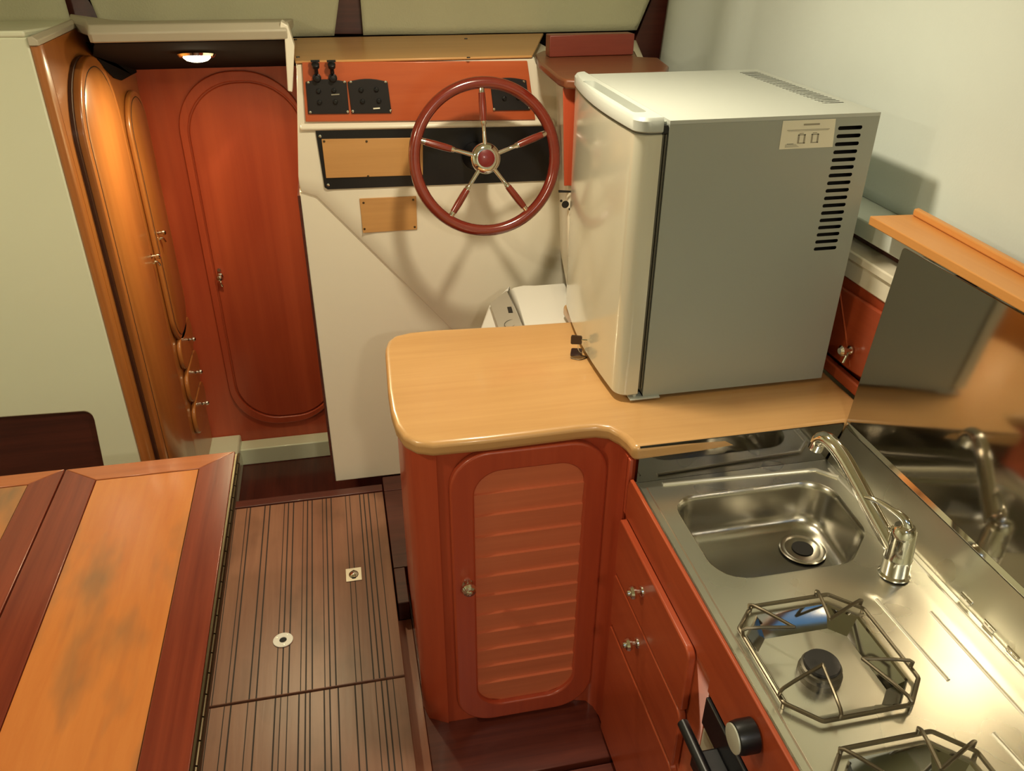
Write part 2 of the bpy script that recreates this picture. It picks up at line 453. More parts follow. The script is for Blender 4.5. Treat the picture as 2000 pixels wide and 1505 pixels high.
# ================================================================== WARDROBE
XW = -.56
w_r = thing('wardrobe', 'tall orange mahogany wardrobe with rounded doors lining the port side of the passage', 'wardrobe', (XW, 2.3, -.1))
bm = B()
prism(bm, on('x', -.90, [(1.9365, -.0995), (2.728, -.0995), (2.728, 1.300), (2.55, 1.336), (2.33, 1.384), (2.31, 1.470), (1.9365, 1.470)]), (.34, 0, 0))
obj('body', bm, WARD, w_r)
bm = B(); prism(bm, [(-.5775, 1.936, -.0995), (-.5775, 1.907, -.0995), (-.573, 1.904, -.0995), (-.566, 1.9055, -.0995), (-.5615, 1.915, -.0995), (-.5605, 1.936, -.0995)], (0, 0, 1.5695))
obj('front_post', bm, WARD, w_r, smooth=60)
def oval_yz(y0, y1, z0, z1, r, n=12):
    return [(p.y, p.z) for p in round_poly([(0, y0, z0), (0, y1, z0), (0, y1, z1), (0, y0, z1)], r, n)]
def ward_door(y0, y1, z0, z1, r, prot, inset, handle, rim=True):
    out = oval_yz(y0, y1, z0, z1, r)
    d = obj('door', prism(B(), on('x', XW+.0005, out), (prot, 0, 0)), WARD, w_r, bevel=.005, seg=3)
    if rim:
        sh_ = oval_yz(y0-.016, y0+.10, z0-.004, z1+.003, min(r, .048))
        obj('door_gap_shade', prism(B(), on('x', XW+.0003, oval_yz(y0-.015, y1-.02, z0-.004, z1+.002, r)), (.007, 0, 0)), EDGE, d)  # dark slab painted as the shade in the gap beside the door
    inn = oval_yz(y0+inset, y1-inset, z0+inset, z1-inset, max(r-inset, .02))
    bm = B(); loft(bm, [on('x', XW+prot+.0008, inn), on('x', XW+prot+.0035, oval_yz(y0+inset+.006, y1-inset-.006, z0+inset+.006, z1-inset-.006, max(r-inset-.006, .015)))], cap0=False)
    obj('panel', bm, WARD, d)
    L = oval_yz(y0+inset-.0015, y1-inset+.0015, z0+inset-.0015, z1-inset+.0015, max(r-inset, .02))
    bm = B(); tube(bm, on('x', XW+prot+.0003, L), .0013, 6, closed=True)
    obj('groove', bm, RUBBER, d)
    bm = B()
    hp = Vector((XW+prot, handle[0], handle[1]))
    lathe(bm, [(.009, 0), (.009, .003), (.004, .006), (.004, .016), (.008, .018), (.009, .024), (.005, .027)], hp, (1, 0, 0), 16)
    tube(bm, smooth_path([hp+Vector((.003, 0, -.02)), hp+Vector((.014, 0, -.016)), hp+Vector((.02, .004, -.030))], 4), .0032)
    obj('handle', bm, CHROME, d)
    return d
ward_door(1.985, 2.345, .02, 1.415, .175, .022, .026, (2.318, .87))
ward_door(2.455, 2.692, .50, 1.268, .112, .014, .020, (2.49, .88), rim=False)
for z0, z1 in ((.41, .525), (.285, .40), (.16, .275)):
    pts = oval_yz(2.47, 2.705, z0, z1, .05, 6)
    d = obj('drawer', prism(B(), on('x', XW+.0005, pts), (.014, 0, 0)), WARD, w_r, bevel=.005, seg=3)
    kp = Vector((XW+.0145, 2.61, (z0+z1)/2))
    obj('knob', lathe(B(), [(.007, 0), (.004, .004), (.004, .012), (.008, .015), (.008, .021), (.004, .024)], kp, (1, 0, 0), 14), CHROME, d)

# passage lamp
ax = Vector((0, -math.sin(math.radians(12.5)), -math.cos(math.radians(12.5))))
pl = thing('recessed_lamp', 'lit round chrome rimmed lamp in the black lining above the passage', 'lamp', PL)
obj('ring', lathe(B(), [(.036, -.002), (.043, .0), (.045, .005), (.041, .011), (.034, .011), (.033, .004)], PL, ax, 32), CHROME, pl, label='chrome ring')
obj('lens', lathe(B(), [(.0325, .003), (.0315, .013), (.024, .019), (.012, .022), (0, .023)], PL, ax, 32), LENS, pl)
# unseen cabin lamps; the last one is added as fill
for i, (p, e) in enumerate(LAMPS):
    t = thing('ceiling_lamp', ('round ceiling lamp over the worktop', 'round ceiling lamp over the table', 'added unseen ceiling lamp near the hatch, giving fill light')[i], 'lamp', p)
    obj('ring', lathe(B(), [(.075, .035), (.080, .030), (.080, 0), (.070, -.004), (.064, .0)], p, (0, 0, 1), 32), CHROME, t)
    obj('lens', lathe(B(), [(.063, .001), (.060, -.010), (.03, -.016), (0, -.018)], p, (0, 0, 1), 32), LENS2, t)

# ================================================================== BLINDS AND CURTAINS
def cloth_sheet(name, pts_bottom, top_z, y, folds, m, amp=.006, nx=60, nz=26, slump=0):
    """hanging cloth on a y plane: pts_bottom [(x_left_at_z...)]"""
    (xl0, xr0, zb), (xl1, xr1) = pts_bottom
    bm = B(); G = []
    for j in range(nz+1):
        t = j/nz; z = zb + (top_z-zb)*t
        e = min(1, t*4.5)
        xl = xl0 + (xl1-xl0)*e; xr = xr0 + (xr1-xr0)*e
        row = []
        for i in range(nx+1):
            s = i/nx
            w = math.sin(s*folds*2*PI + t*1.3)*amp*(.4+.6*t) + math.sin(s*folds*5.1+2*t)*amp*.3
            sag = slump*math.sin(s*PI)*(1-t)
            row.append(bm.verts.new((xl+(xr-xl)*s, y + w - .010*math.sin(s*PI)*(1-t), z - sag*.0)))
        G.append(row)
    for j in range(nz):
        for i in range(nx): bm.faces.new((G[j][i], G[j][i+1], G[j+1][i+1], G[j+1][i]))
    o = obj(name, bm, m, smooth=80)
    s = o.modifiers.new('thick', 'SOLIDIFY'); s.thickness = .002
    return o
a = at(140, 48, y=2.5); b = at(122, -10, y=2.5)
o = cloth_sheet('windscreen_blind', ((-1.62, a.x, 1.452), (-1.62, b.x)), 2.0, 2.5, 5, CLOTHD)
tag(o, 'khaki cloth blind of the windscreen, the short one above the cream port bulkhead', 'blind', 'windscreen blinds')
a = at(203, 50, y=2.5); b = at(168, -10, y=2.5); c = at(652, 62, y=2.5); d = at(668, -10, y=2.5)
o = cloth_sheet('windscreen_blind', ((a.x, c.x, 1.4105), (b.x, d.x)), 2.0, 2.5, 3, CLOTHD)
tag(o, 'khaki cloth blind of the windscreen above the passage lamp', 'blind', 'windscreen blinds')
a = at(709, 62, y=2.5); b = at(703, -10, y=2.5); c = at(1242, 78, y=2.5); d = at(1282, -10, y=2.5)
o = cloth_sheet('windscreen_blind', ((a.x, c.x, 1.4105), (b.x, d.x)), 2.0, 2.5, 3, CLOTHD)
tag(o, 'wide khaki cloth blind of the windscreen behind the steering wheel console', 'blind', 'windscreen blinds')
# starboard curtain, hangs slightly inboard at its foot
bm = B(); G = []
ny, nz = 110, 30
for j in range(nz+1):
    t = j/nz; row = []
    for i in range(ny+1):
        s = i/ny; y = -.9 + 3.40*s
        zb = 1.215
        z = zb + (2.0-zb)*t
        w = .005*math.sin(s*17+t*2) + .004*math.sin(s*41+1.5*t+t*t*3)
        if s > .86: w += .014*math.sin((s-.86)/.14*PI*3 + t*1.5)
        e_ = max(0, (s-.62)/.38)
        row.append(bm.verts.new((1.035 + .03*t - w - .055*e_*e_, y + .02*t*math.sin(s*9), z)))
    G.append(row)
for j in range(nz):
    for i in range(ny): bm.faces.new((G[j][i], G[j][i+1], G[j+1][i+1], G[j+1][i]))
o = obj('side_curtain', bm, CLOTH, smooth=80)
s_ = o.modifiers.new('thick', 'SOLIDIFY'); s_.thickness = .002
tag(o, 'long ivory cloth curtain covering the side window above the fridge', 'curtain')

# ================================================================== STARBOARD SIDE BEHIND THE FRIDGE
struct('trim_9', box(B(), (.952, 1.10, 1.180), (1.15, 2.45, 1.214)), CLOTH, 'ivory covered shelf edge under the curtain', bevel=.003)
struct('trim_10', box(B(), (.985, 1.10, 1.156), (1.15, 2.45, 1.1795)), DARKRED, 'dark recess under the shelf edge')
bm = B(); box(bm, (.945, 1.10, 1.098), (1.15, 2.45, 1.145)); box(bm, (.938, 1.10, 1.138), (1.15, 2.45, 1.155))
struct('trim_11', bm, CREAM2, 'cream rail above the hull locker', bevel=.003)
h_r = thing('hull_locker', 'red mahogany locker on the hull side behind the fridge', 'locker', (.95, 1.4, .9))
bm = B(); box(bm, (.95, 1.10, .9005), (1.05, 1.72, 1.0975)); box(bm, (.935, 1.10, .9005), (.95, 1.72, .925))
obj('body', bm, MAHY, h_r, bevel=.003)
d = obj('door', prism(B(), on('x', .9495, [(1.135, .945), (1.235, .935), (1.36, .935), (1.36, 1.075), (1.155, 1.083), (1.135, 1.06)]), (-.010, 0, 0)), MAHY, h_r, bevel=.004)
bm = B(); tube(bm, [(.939, 1.225, .945), (.939, 1.31, 1.07)], .0015, 6)
obj('bead', bm, MAHX, d)
kp = at(1662, 683, x=.938)
bm = B(); lathe(bm, [(.009, 0), (.009, .003), (.004, .006), (.004, .012), (.010, .015), (.011, .021), (.006, .025)], kp, (-1, 0, 0), 18)
tube(bm, [kp+Vector((-.004, 0, -.004)), kp+Vector((-.012, -.002, -.026))], .003)
obj('knob', bm, CHROME, d, label='chrome knob with a key hanging below')

# wooden fiddle shelf on the curtain side
sh = thing('wall_shelf', 'light orange wooden shelf with a raised back lip above the steel lid', 'shelf', (.95, .8, 1.25))
SZ = 1.252
p_tip = at(1699, 421, z=SZ); xf = at(2000, 587, z=SZ); l0 = at(1781, 421, z=SZ); l1 = at(2000, 542, z=SZ)
df = (xf-p_tip).normalized(); dl = (l1-l0).normalized()
fe = p_tip + df*1.3; le = l0 + dl*1.3
outl = [p_tip, fe, le + Vector((.05, 0, 0)), l0 + Vector((.016, .006, 0))]
bm = B(); prism(bm, [p - Vector((0, 0, .016)) for p in outl], (0, 0, .016))
obj('board', bm, SHELFW, sh, bevel=.002)
bm = B(); prism(bm, [l0 + Vector((0, 0, .0002)), le + Vector((0, 0, .0002)), le + Vector((.013, 0, .0002)), l0 + Vector((.013, .004, .0002))], (0, 0, .013))
obj('lip', bm, SHELFW, sh, bevel=.003)
obj('screw', lathe(B(), [(.0022, 0), (.0022, .001)], p_tip+Vector((.008, -.008, -.008)), (-.9, -.4, 0), 10), BRASS, sh)

# ================================================================== HELM CONSOLE
YH = 2.06
hc = thing('helm_console', 'cream moulded steering console with switch panels on mahogany and tan boards', 'console', (.25, YH, .2))
bm = B()
# lower recessed face and left flank
box(bm, (-.100, YH+.018, .2005), (.60, 2.48, 1.10))
# upper, proud part with a diagonal underside
def dpoly(inset): 
    return [(-.098, 1.10+inset*1.6), (-.070, 1.402), (.495, 1.402), (.50, 1.388), (.56, 1.388), (.60, 1.10), (.62, .20), (.58+inset, .20), (.498+inset*1.25, .415+inset), (.26+inset*1.25, .696+inset), (-.060+inset*.8, 1.085+inset*1.4)]
loft(bm, [on('y', YH+.019, dpoly(0)), on('y', YH+.012, dpoly(.002)), on('y', YH+.004, dpoly(.012)), on('y', YH, dpoly(.030))])
box(bm, (-.072, YH+.02, 1.10), (.50, 2.48, 1.402))
box(bm, (.50, YH+.02, 1.10), (.60, 2.48, 1.389))
# ledge under the gauge board
loft(bm, [on('x', -.078, [(YH-.001, 1.250), (YH-.010, 1.256), (YH-.010, 1.262), (YH-.001, 1.270)]), on('x', .55, [(YH-.001, 1.238), (YH-.010, 1.244), (YH-.010, 1.250), (YH-.001, 1.258)])])
# column on the right, front face at y=1.735
cb = [(.412, YH+.02), (.555, YH-.01), (.486, 1.735), (.86, 1.735), (.86, YH+.3), (.60, YH+.3)]
cb = [(.548, YH), (.486, 1.745), (.500, 1.735), (.73, 1.735), (.73, 2.2), (.548, 2.2)]
loft(bm, [on('z', .905, [(x+.03, y) if x < .6 else (x, y) for x, y in cb]), on('z', 1.3895, cb)])
obj('body', bm, CREAM2, hc, bevel=.006, seg=3)
obj('side_edge', box(B(), (-.106, YH+.016, .2005), (-.1003, 2.40, 1.09)), DARKRED, hc, label='brown wooden edge strip')
# tan top board
P = [at(577, 118, z=1.409), at(1045, 118, z=1.409), at(1085, 64, z=1.409), at(571, 70, z=1.409)]
P = [Vector((-.072, 2.056, 1.4035)), Vector((.488, 2.056, 1.4035)), Vector((.62, 2.475, 1.4035)), Vector((-.095, 2.475, 1.4035))]
db = obj('dash_board', prism(B(), P, (0, 0, .006)), TANPLY, hc, bevel=.002, label='tan plywood board')
for px, py in ((577, 78), (582, 112), (910, 76), (915, 113)):
    obj('screw', lathe(B(), [(.0045, 0), (.004, .002), (0, .0025)], at(px, py, z=1.4096), (0, 0, 1), 12), BLACK, db)
def plate(name, px, m, y, d, parent, bev=.0015, r=0, label=None):
    P = [at(a, b, y=y) for a, b in px]
    if r: P = round_poly(P, r, 5)
    return obj(name, prism(B(), P, (0, d, 0)), m, parent, bevel=bev, label=label)
gb = plate('gauge_board', ((590, 122), (1030, 119), (1046, 234), (597, 238)), MAHX, YH-.008, .0078, hc, label='bright mahogany board')
# switch panels
def sw_panel(name, px, screws, y=YH-.012):
    p = plate(name, px, BLACKM, y, .004, gb, .001, label='black switch panel')
    for s in screws: obj('screw', lathe(B(), [(.0032, 0), (.003, .0015), (0, .002)], at(*s, y=y), (0, -1, 0), 10), CHROME, p)
    return p
def arch(x0, x1, yt, yb, crown, sk):
    n = 7; top = [(x0+(x1-x0)*i/n, yt - crown*math.sin(PI*i/n)) for i in range(n+1)]
    return [(x0+sk, yb)] + top + [(x1+sk, yb-1)]
p1 = sw_panel('switch_panel', arch(597, 677, 160, 223, 5, 5), [(602, 161), (673, 160), (606, 219), (679, 218)])
p2 = sw_panel('switch_panel', arch(679, 757, 160, 222, 6, 8), [(685, 160), (753, 160), (689, 217), (763, 216)])
p3 = sw_panel('switch_panel', arch(957, 1028, 157, 216, 5, 7), [(1023, 159), (965, 213), (1034, 210)])
for p, cs in ((p1, ((622, 178), (652, 177), (624, 200), (655, 199))), (p2, ((705, 176), (735, 175), (708, 198), (740, 197))), (p3, ((985, 192), (1012, 190)))):
    for c in cs:
        obj('switch', lathe(B(), [(.006, 0), (.0055, .003), (.003, .005), (0, .005)], at(*c, y=YH-.012), (0, -1, 0), 14), BLACK, p)
def mark(name, pa, pb, y, t, m, parent, h=.0012):
    a, b = at(*pa, y=y), at(*pb, y=y)
    return obj(name, prism(B(), [a+Vector((0, 0, -h)), b+Vector((0, 0, -h)), b+Vector((0, 0, h)), a+Vector((0, 0, h))], (0, -t, 0)), m, parent)
mark('lettering', (647, 185), (663, 184), YH-.0122, .0003, INK, p1)
mark('lettering', (729, 212), (742, 211), YH-.0122, .0003, PAPER, p2, .0016)
for cx in (619, 650):
    c0 = at(cx, 152, y=YH-.010)
    bm = B()
    lathe(bm, [(.010, 0), (.010, .004), (.007, .006), (.0065, .014), (0, .015)], c0, (0, -1, 0), 18)
    lathe(bm, [(.005, 0), (.0045, .012), (.0085, .016), (.009, .024), (.004, .027)], c0+Vector((0, -.006, .012)), (0, -.6, 1), 18)
    box(bm, c0+Vector((-.010, -.014, .036)), c0+Vector((.010, -.007, .0405)))
    obj('key_switch', bm, BLACK, gb, label='black key switch')
# black lower panel and the small boards
bp = plate('black_panel', ((616, 255), (1082, 243), (1088, 352), (640, 370), (634, 366)), BLACK, YH-.005, .0048, hc, .001, label='glossy black blanking panel')
for s in ((625, 266), (641, 361)):
    obj('screw', lathe(B(), [(.004, 0), (.0035, .0015), (0, .002)], at(*s, y=YH-.005), (0, -1, 0), 10), CHROME, bp)
tb = plate('tan_cover', ((628, 272), (826, 269), (826, 342), (637, 348)), TANPLY, YH-.010, .005, hc, .001, label='tan plywood cover')
for s in ((633, 276), (716, 276), (719, 344)):
    obj('screw', lathe(B(), [(.003, 0), (.0025, .0015), (0, .002)], at(*s, y=YH-.010), (0, -1, 0), 10), BRASS, tb)
tc_ = plate('access_plate', ((702, 388), (813, 383), (815, 448), (709, 455)), TANPLY, YH-.004, .0038, hc, .001, label='small tan plywood plate')
for s in ((710, 396), (807, 390), (712, 447), (810, 443)):
    obj('screw', lathe(B(), [(.003, 0), (.0025, .0012), (0, .0015)], at(*s, y=YH-.004), (0, -1, 0), 10), BRASS, tc_)
ri = plate('column_inlay', ((1100, 172), (1146, 170), (1142, 362), (1102, 363)), MAHZ, 1.731, .0038, hc, .001, label='bright mahogany inlay')
bm = B()
prism(bm, [at(1091, 371, y=1.733), at(1122, 373, y=1.733), at(1122, 376, y=1.733), at(1091, 376, y=1.733)], (0, .0015, 0))
obj('slot', bm, RUBBER, hc)
bm = B()
for c, r in (((1104, 399), .0085), ((1096, 392), .003), ((1113, 408), .003)):
    lathe(bm, [(r, 0), (r, .001)], at(*c, y=1.734), (0, -1, 0), 16)
obj('keyhole', bm, RUBBER, hc)

# brown board and block on top of the column
z0 = 1.3905
P = [at(a, b, z=1.41) for a, b in ((1046, 104), (1052, 118), (1090, 149), (1104, 155), (1150, 157), (1300, 138), (1307, 128), (1286, 112), (1246, 110), (1240, 98), (1060, 98))]
P = [Vector((p.x, p.y, z0)) for p in P]
o = obj('chart_shelf', prism(B(), P, (0, 0, .019)), SEATW, bevel=.005, seg=3)
tag(o, 'dark brown wooden board with rounded corners on the console column behind the fridge', 'board')
a = at(1073, 112, z=1.41); b = at(1234, 106, z=1.41)
o = obj('wooden_block', prism(B(), [(a.x, a.y, 1.4102), (b.x, a.y+.006, 1.4102), (b.x-.004, a.y+.045, 1.4102), (a.x, a.y+.04, 1.4102)], (0, 0, .048)), BLOCKW, bevel=.002)
tag(o, 'red brown rectangular wooden block lying on the rounded brown board', 'block')

struct('trim_13', prism(B(), [(.735, 2.02, 1.30), (.77, 2.02, 1.30), (.90, 2.46, 1.30), (.67, 2.46, 1.30), (.735, 2.2, 1.30)], (0, 0, .088)), CREAM2, 'cream window ledge beside the brown board', bevel=.004)

# ================================================================== STEERING WHEEL
YW = 1.90
tilt = math.radians(12)
wc = at(948.5, 309, y=YW)
ux = Vector((1, 0, 0)); uz = Vector((0, math.sin(tilt), math.cos(tilt))); un = ux.cross(uz)  # un points away or toward
un = Vector((0, -math.cos(tilt), math.sin(tilt)))
RW = .168
sw = thing('steering_wheel', 'five spoke steering wheel with varnished red wooden rim and chrome hub', 'steering wheel', wc)
ring = [wc + (ux*math.cos(a) + uz*math.sin(a))*RW for a in [2*PI*i/72 for i in range(72)]]
obj('rim', tube(B(), ring, .0135, 14, closed=True), WHEELW, sw)
obj('hub', lathe(B(), [(.030, -.020), (.034, -.008), (.036, .0), (.0345, .006), (.030, .010), (.024, .013), (.0215, .013), (.021, .010)], wc, un, 36), CHROME, sw)
obj('hub_cap', lathe(B(), [(.021, .006), (.020, .012), (.012, .0145), (0, .0152)], wc, un, 30), mat('dark_red_enamel', (.16, .008, .010, 1), .3, coat=.5), sw, label='dark red hub cap')
bm = B(); tube(bm, [wc - un*.01, wc - un*.06, wc - un*.148], [.018, .024, .034], 20)
obj('shaft', bm, BLACK, sw)
for ang in (91, 19, 163, 235, 307):
    a = math.radians(ang); d = ux*math.cos(a) + uz*math.sin(a)
    f = lambda r: wc + d*r + un*(.004*(1 - r/RW))
    sp = obj('spoke', tube(B(), [f(.028), f(.06), f(.075), f(.078), f(.086)], [.0052, .0046, .0048, .0066, .0066], 12), CHROME, sw)
    obj('grip', tube(B(), [f(.084), f(.10), f(.125), f(.146)], [.0078, .0086, .0088, .0078], 14), WHEELW, sp)
    obj('collar', tube(B(), [f(.144), f(.150), f(.158)], [.0072, .0070, .0062], 12), CHROME, sp)

# ================================================================== TABLE
tz = .75; x1 = -.262; xm = -.584; y1 = 1.462; y0 = .30
tb = thing('table', 'folding table with two framed mahogany leaves and worn orange inset panels', 'table', (-.6, .9, .2))
def leaf(xa, xb, ia, ib, ye, yi, nm):
    lf = None
    zt, zb = tz, tz-.026
    g = .0006
    quads = [
        ([(xa, y0), (ia, y0+.06), (ia, yi), (xa, ye)], TBLF, 0),
        ([(xb, y0), (xb, ye), (ib, yi), (ib, y0+.06)], TBLF, 0),
        ([(xa+g, ye), (ia+g, yi+g), (ib-g, yi+g), (xb-g, ye)], TBLFX, 0),
        ([(xa, y0-.0), (xb, y0-.0), (ib, y0+.06), (ia, y0+.06)], TBLFX, 0)]
    bm = B(); prism(bm, [(ia+.0015, y0+.0615, zb+.004), (ib-.0015, y0+.0615, zb+.004), (ib-.0015, yi-.0015, zb+.004), (ia+.0015, yi-.0015, zb+.004)], (0, 0, .0205))
    lf = obj('leaf', bm, TBLP, tb, label='worn orange panel leaf')
    for q, m, k in quads:
        obj('leaf_frame', prism(B(), [(x, y, zb) for x, y in q], (0, 0, zt-zb)), m, lf, bevel=.0012)
    return lf
leaf(xm+.0015, x1, at(187, 936, z=tz).x, at(389, 912, z=tz).x, y1, at(290, 925, z=tz).y, 'right')
leaf(-.93, xm-.0015, -.865, at(50, 955, z=tz).x, y1+.002, 1.425, 'left')
bm = B(); box(bm, (x1+.0005, y0, tz-.024), (x1+.004, y1-.008, tz-.002))
for i in range(30): 
    y = y0+.02+i*.0385
    lathe(bm, [(.0026, 0), (.0026, .036)], (x1+.0046, y, tz-.014), (0, 1, 0), 8)
obj('edge_hinge', bm, BRASS, tb, label='tarnished metal piano hinge')
bm = B(); box(bm, (x1+.0012, y0, tz-.036), (x1+.006, y1-.008, tz-.0245))
obj('edge_rail', bm, BRASS, tb)
for y in (.55, 1.25):
    bm = B(); box(bm, (-.70, y-.03, .2005), (-.62, y+.03, tz-.0265)); box(bm, (-.76, y-.05, .2005), (-.56, y+.05, .225))
    obj('leg', bm, DARKRED, tb, bevel=.004)

# ================================================================== FLOORS
def sole_panel(name, xa, xb, ya, yb, label, xs):
    t = thing(name, label, 'floor hatch', ((xa+xb)/2, (ya+yb)/2, .2))
    obj('board', box(B(), (xa, ya, .176), (xb, yb, .2)), SOLE, t, bevel=.0015)
    bm = B()
    for x in xs:
        w = .0016 if random.random() < .6 else .0010
        a = random.uniform(-.002, .002)
        prism(bm, [(x-w, ya+.001, .2001), (x+w, ya+.001, .2001), (x+w+a, yb-.001, .2001), (x-w+a, yb-.001, .2001)], (0, 0, .0003))
    obj('groove', bm, GROOVE, t, label='thin black inlaid lines')
    return t
gx = [at(p, 1285, z=.2).x for p in (425, 451, 460, 493, 506, 542, 553, 565, 588, 598, 610, 634, 644, 655, 693, 704, 727, 738, 749, 765)]
gx2 = [x + random.uniform(-.004, .004) for x in gx[::1]]
gx = [g for g in gx if g < .03] ; gx2 = [g for g in gx2 if g < .035]
fa = sole_panel('ribbed_floor_panel', -.425, .037, 1.303, 2.0, 'brown ribbed floor panel with a white socket and a square latch', gx)
fb = sole_panel('ribbed_floor_panel', -.425, .037, .25, 1.297, 'brown ribbed floor panel without fittings in front of the latched one', gx2)
# latch and socket
c = at(691, 1122, z=.2005)
bm = B(); s = .020
hole = [(c.x + .0125*math.cos(a), c.y + .015*math.sin(a)*(1 if abs(math.cos(a)) > .3 else 1.15)) for a in [2*PI*i/20 for i in range(20)]]
holed_slab(bm, on('z', c.z, [(c.x-s, c.y-.024), (c.x+s, c.y-.024), (c.x+s, c.y+.024), (c.x-s, c.y+.024)]), [on('z', c.z, hole)], (0, 0, .0018))
l = obj('latch', bm, steel('worn_plate', (.72, .66, .56, 1), .4, .1, 0), fa, label='square steel latch plate')
bm = B(); lathe(bm, [(.0118, .0), (.011, .003), (.006, .006), (0, .007)], c + Vector((0, -.001, .0)), (0, 0, 1), 20)
obj('ring_pull', bm, CHROME, l)
bm = B(); box(bm, c + Vector((-.005, -.016, .0005)), c + Vector((.005, -.010, .0026)))
obj('finger_slot', bm, RUBBER, l)
c = at(553, 1250, z=.2005)
bm = B(); holed_slab(bm, on('z', c.z, [(c.x + .0235*math.cos(a), c.y + .0225*math.sin(a)) for a in [2*PI*i/28 for i in range(28)]]),
                     [on('z', c.z, [(c.x + .0085*math.cos(a), c.y + .0085*math.sin(a)) for a in [2*PI*i/18 for i in range(18)]])], (0, 0, .0025))
s_ = obj('socket', bm, WHITE, fa, bevel=.0007, label='round white plastic socket')
obj('socket_hole', lathe(B(), [(.0084, 0), (.0084, .0008)], c, (0, 0, 1), 18), RUBBER, s_)
for a in (.9, 2.6, 4.9):
    obj('screw', lathe(B(), [(.0016, 0), (.0014, .0006)], c + Vector((.016*math.cos(a), .016*math.sin(a), .0025)), (0, 0, 1), 8), STEEL, s_)
# surround, border boards
bm = B()
box(bm, (-.43, 2.003, .14), (.037, 2.035, .203)); box(bm, (.041, 1.53, .14), (.0705, 1.66, .199)); box(bm, (.041, 1.662, .14), (.55, 2.001, .199)); box(bm, (.041, 2.003, .14), (.55, 2.075, .1995))
struct('trim_12', bm, DARKRED, 'dark mahogany border around the ribbed floor', bevel=.002)
struct('floor_port', box(B(), (-1.65, -1.3, .10), (-.43, 1.9, .199)), SOLE, 'brown sole under the table', 'floor')
struct('floor_subframe', box(B(), (-.43, -1.3, -.10), (.036, 2.0, .17)), DARKIN, 'dark framing below the ribbed floor', 'floor')
struct('floor_aft', box(B(), (-.43, -1.3, .17), (.037, .245, .2)), SOLE, 'brown sole by the companionway', 'floor')
GAL = wood('pink_lit_galley_sole', (.30, .10, .055, 1), (.42, .16, .09, 1), 'y', rough=.4)  # lighter copy of the galley wood, painted to look lit
struct('floor_galley', box(B(), (.037, -1.3, -.10), (.455, 1.04, .13)), SOLED, 'dark red galley floor', 'floor')
struct('floor_gap', box(B(), (.0375, 1.04, -.10), (.0705, 1.53, .139)), GAL, 'pinkish board between sole and cabinet, coloured as lit', 'floor')
struct('floor_step', box(B(), (.071, 1.048, -.10), (.455, 1.655, .14)), SOLED, 'dark mahogany step board at the foot of the cabinet', 'floor', bevel=.002)

# ================================================================== GALLEY CABINET
CT = .90
gc = thing('galley_cabinet', 'red mahogany cabinet with a louvred round cornered door', 'cabinet', (.26, 1.4, .14))
bm = B()
foot = [(.076, 1.62), (.074, 1.255), (.084, 1.228), (.122, 1.204), (.412, 1.204), (.437, 1.197), (.449, 1.178), (.455, 1.150), (.455, 1.125), (.86, 1.125), (.86, 1.62)]
prism(bm, on('z', .1405, foot), (0, 0, .7275))
obj('body', bm, MAHZ, gc, smooth=50)
# pilaster on the chamfered corner
bm = B(); prism(bm, [(.0735, 1.262, .1405), (.0825, 1.2265, .1405), (.1215, 1.2025, .1405), (.1215, 1.2005, .1405), (.080, 1.2235, .1405), (.070, 1.262, .1405)], (0, 0, .727))
obj('corner_post', bm, MAHZ, gc, smooth=60)
YD = 1.203
out = stadium(.142, .442, .150, .868, .075, .08, 0, 10)
inn = stadium(.187, .399, .195, .825, .052, .06, 0, 10)
dr_in = stadium(.190, .396, .198, .822, .050, .058, 0, 10)
dd = obj('door', holed_slab(B(), on('y', YD-.018, out), [on('y', YD-.018, inn)], (0, .0175, 0)), MAHZ, gc, bevel=.004, seg=3)
# louvre slats clipped to the rounded opening
def halfwidth(z):
    xs = []
    n = len(inn)
    for i in range(n):
        (xa, za), (xb, zb) = inn[i], inn[(i+1) % n]
        if (za-z)*(zb-z) <= 0 and abs(za-zb) > 1e-9: xs.append(xa + (xb-xa)*(z-za)/(zb-za))
    return (min(xs), max(xs)) if len(xs) >= 2 else None
zs = [.1955] + [.260 + i*(.7715-.260)/10 for i in range(11)] + [.8245]
bm = B()
for a, b in zip(zs, zs[1:]):
    k = 6
    for j in range(k):
        za = a + (b-a)*j/k; zb = a + (b-a)*(j+1)/k
        wa, wb = halfwidth(za), halfwidth(zb)
        if not wa or not wb: continue
        ya = YD - .0065 - .006*(j/k)        # each slat leans out towards its top
        yb = YD - .0065 - .006*((j+1)/k)
        v = [bm.verts.new(p) for p in ((wa[0]-.001, ya, za), (wa[1]+.001, ya, za), (wb[1]+.001, yb, zb), (wb[0]-.001, yb, zb))]
        bm.faces.new(v)
        if j == k-1:
            u = [bm.verts.new(p) for p in ((wb[0]-.001, YD-.0055, zb+.0006), (wb[1]+.001, YD-.0055, zb+.0006))]
            bm.faces.new((v[3], v[2], u[1], u[0]))
box(bm, (.186, YD-.003, .196), (.400, YD-.001, .824))
obj('louvres', bm, LOUV, dd, smooth=10, label='orange louvre slats')
def knob(parent, p, axis, s=1.0, m=CHROME):
    return obj('knob', lathe(B(), [(.0105*s, 0), (.0100*s, .003*s), (.0045*s, .005*s), (.0045*s, .010*s), (.0110*s, .012*s), (.0125*s, .017*s), (.0105*s, .022*s), (.006*s, .0235*s), (.0055*s, .027*s), (.002*s, .0285*s)], p, axis, 22), m, parent)
knob(dd, (.170, YD-.018, .564), (0, -1, 0), 1.15)

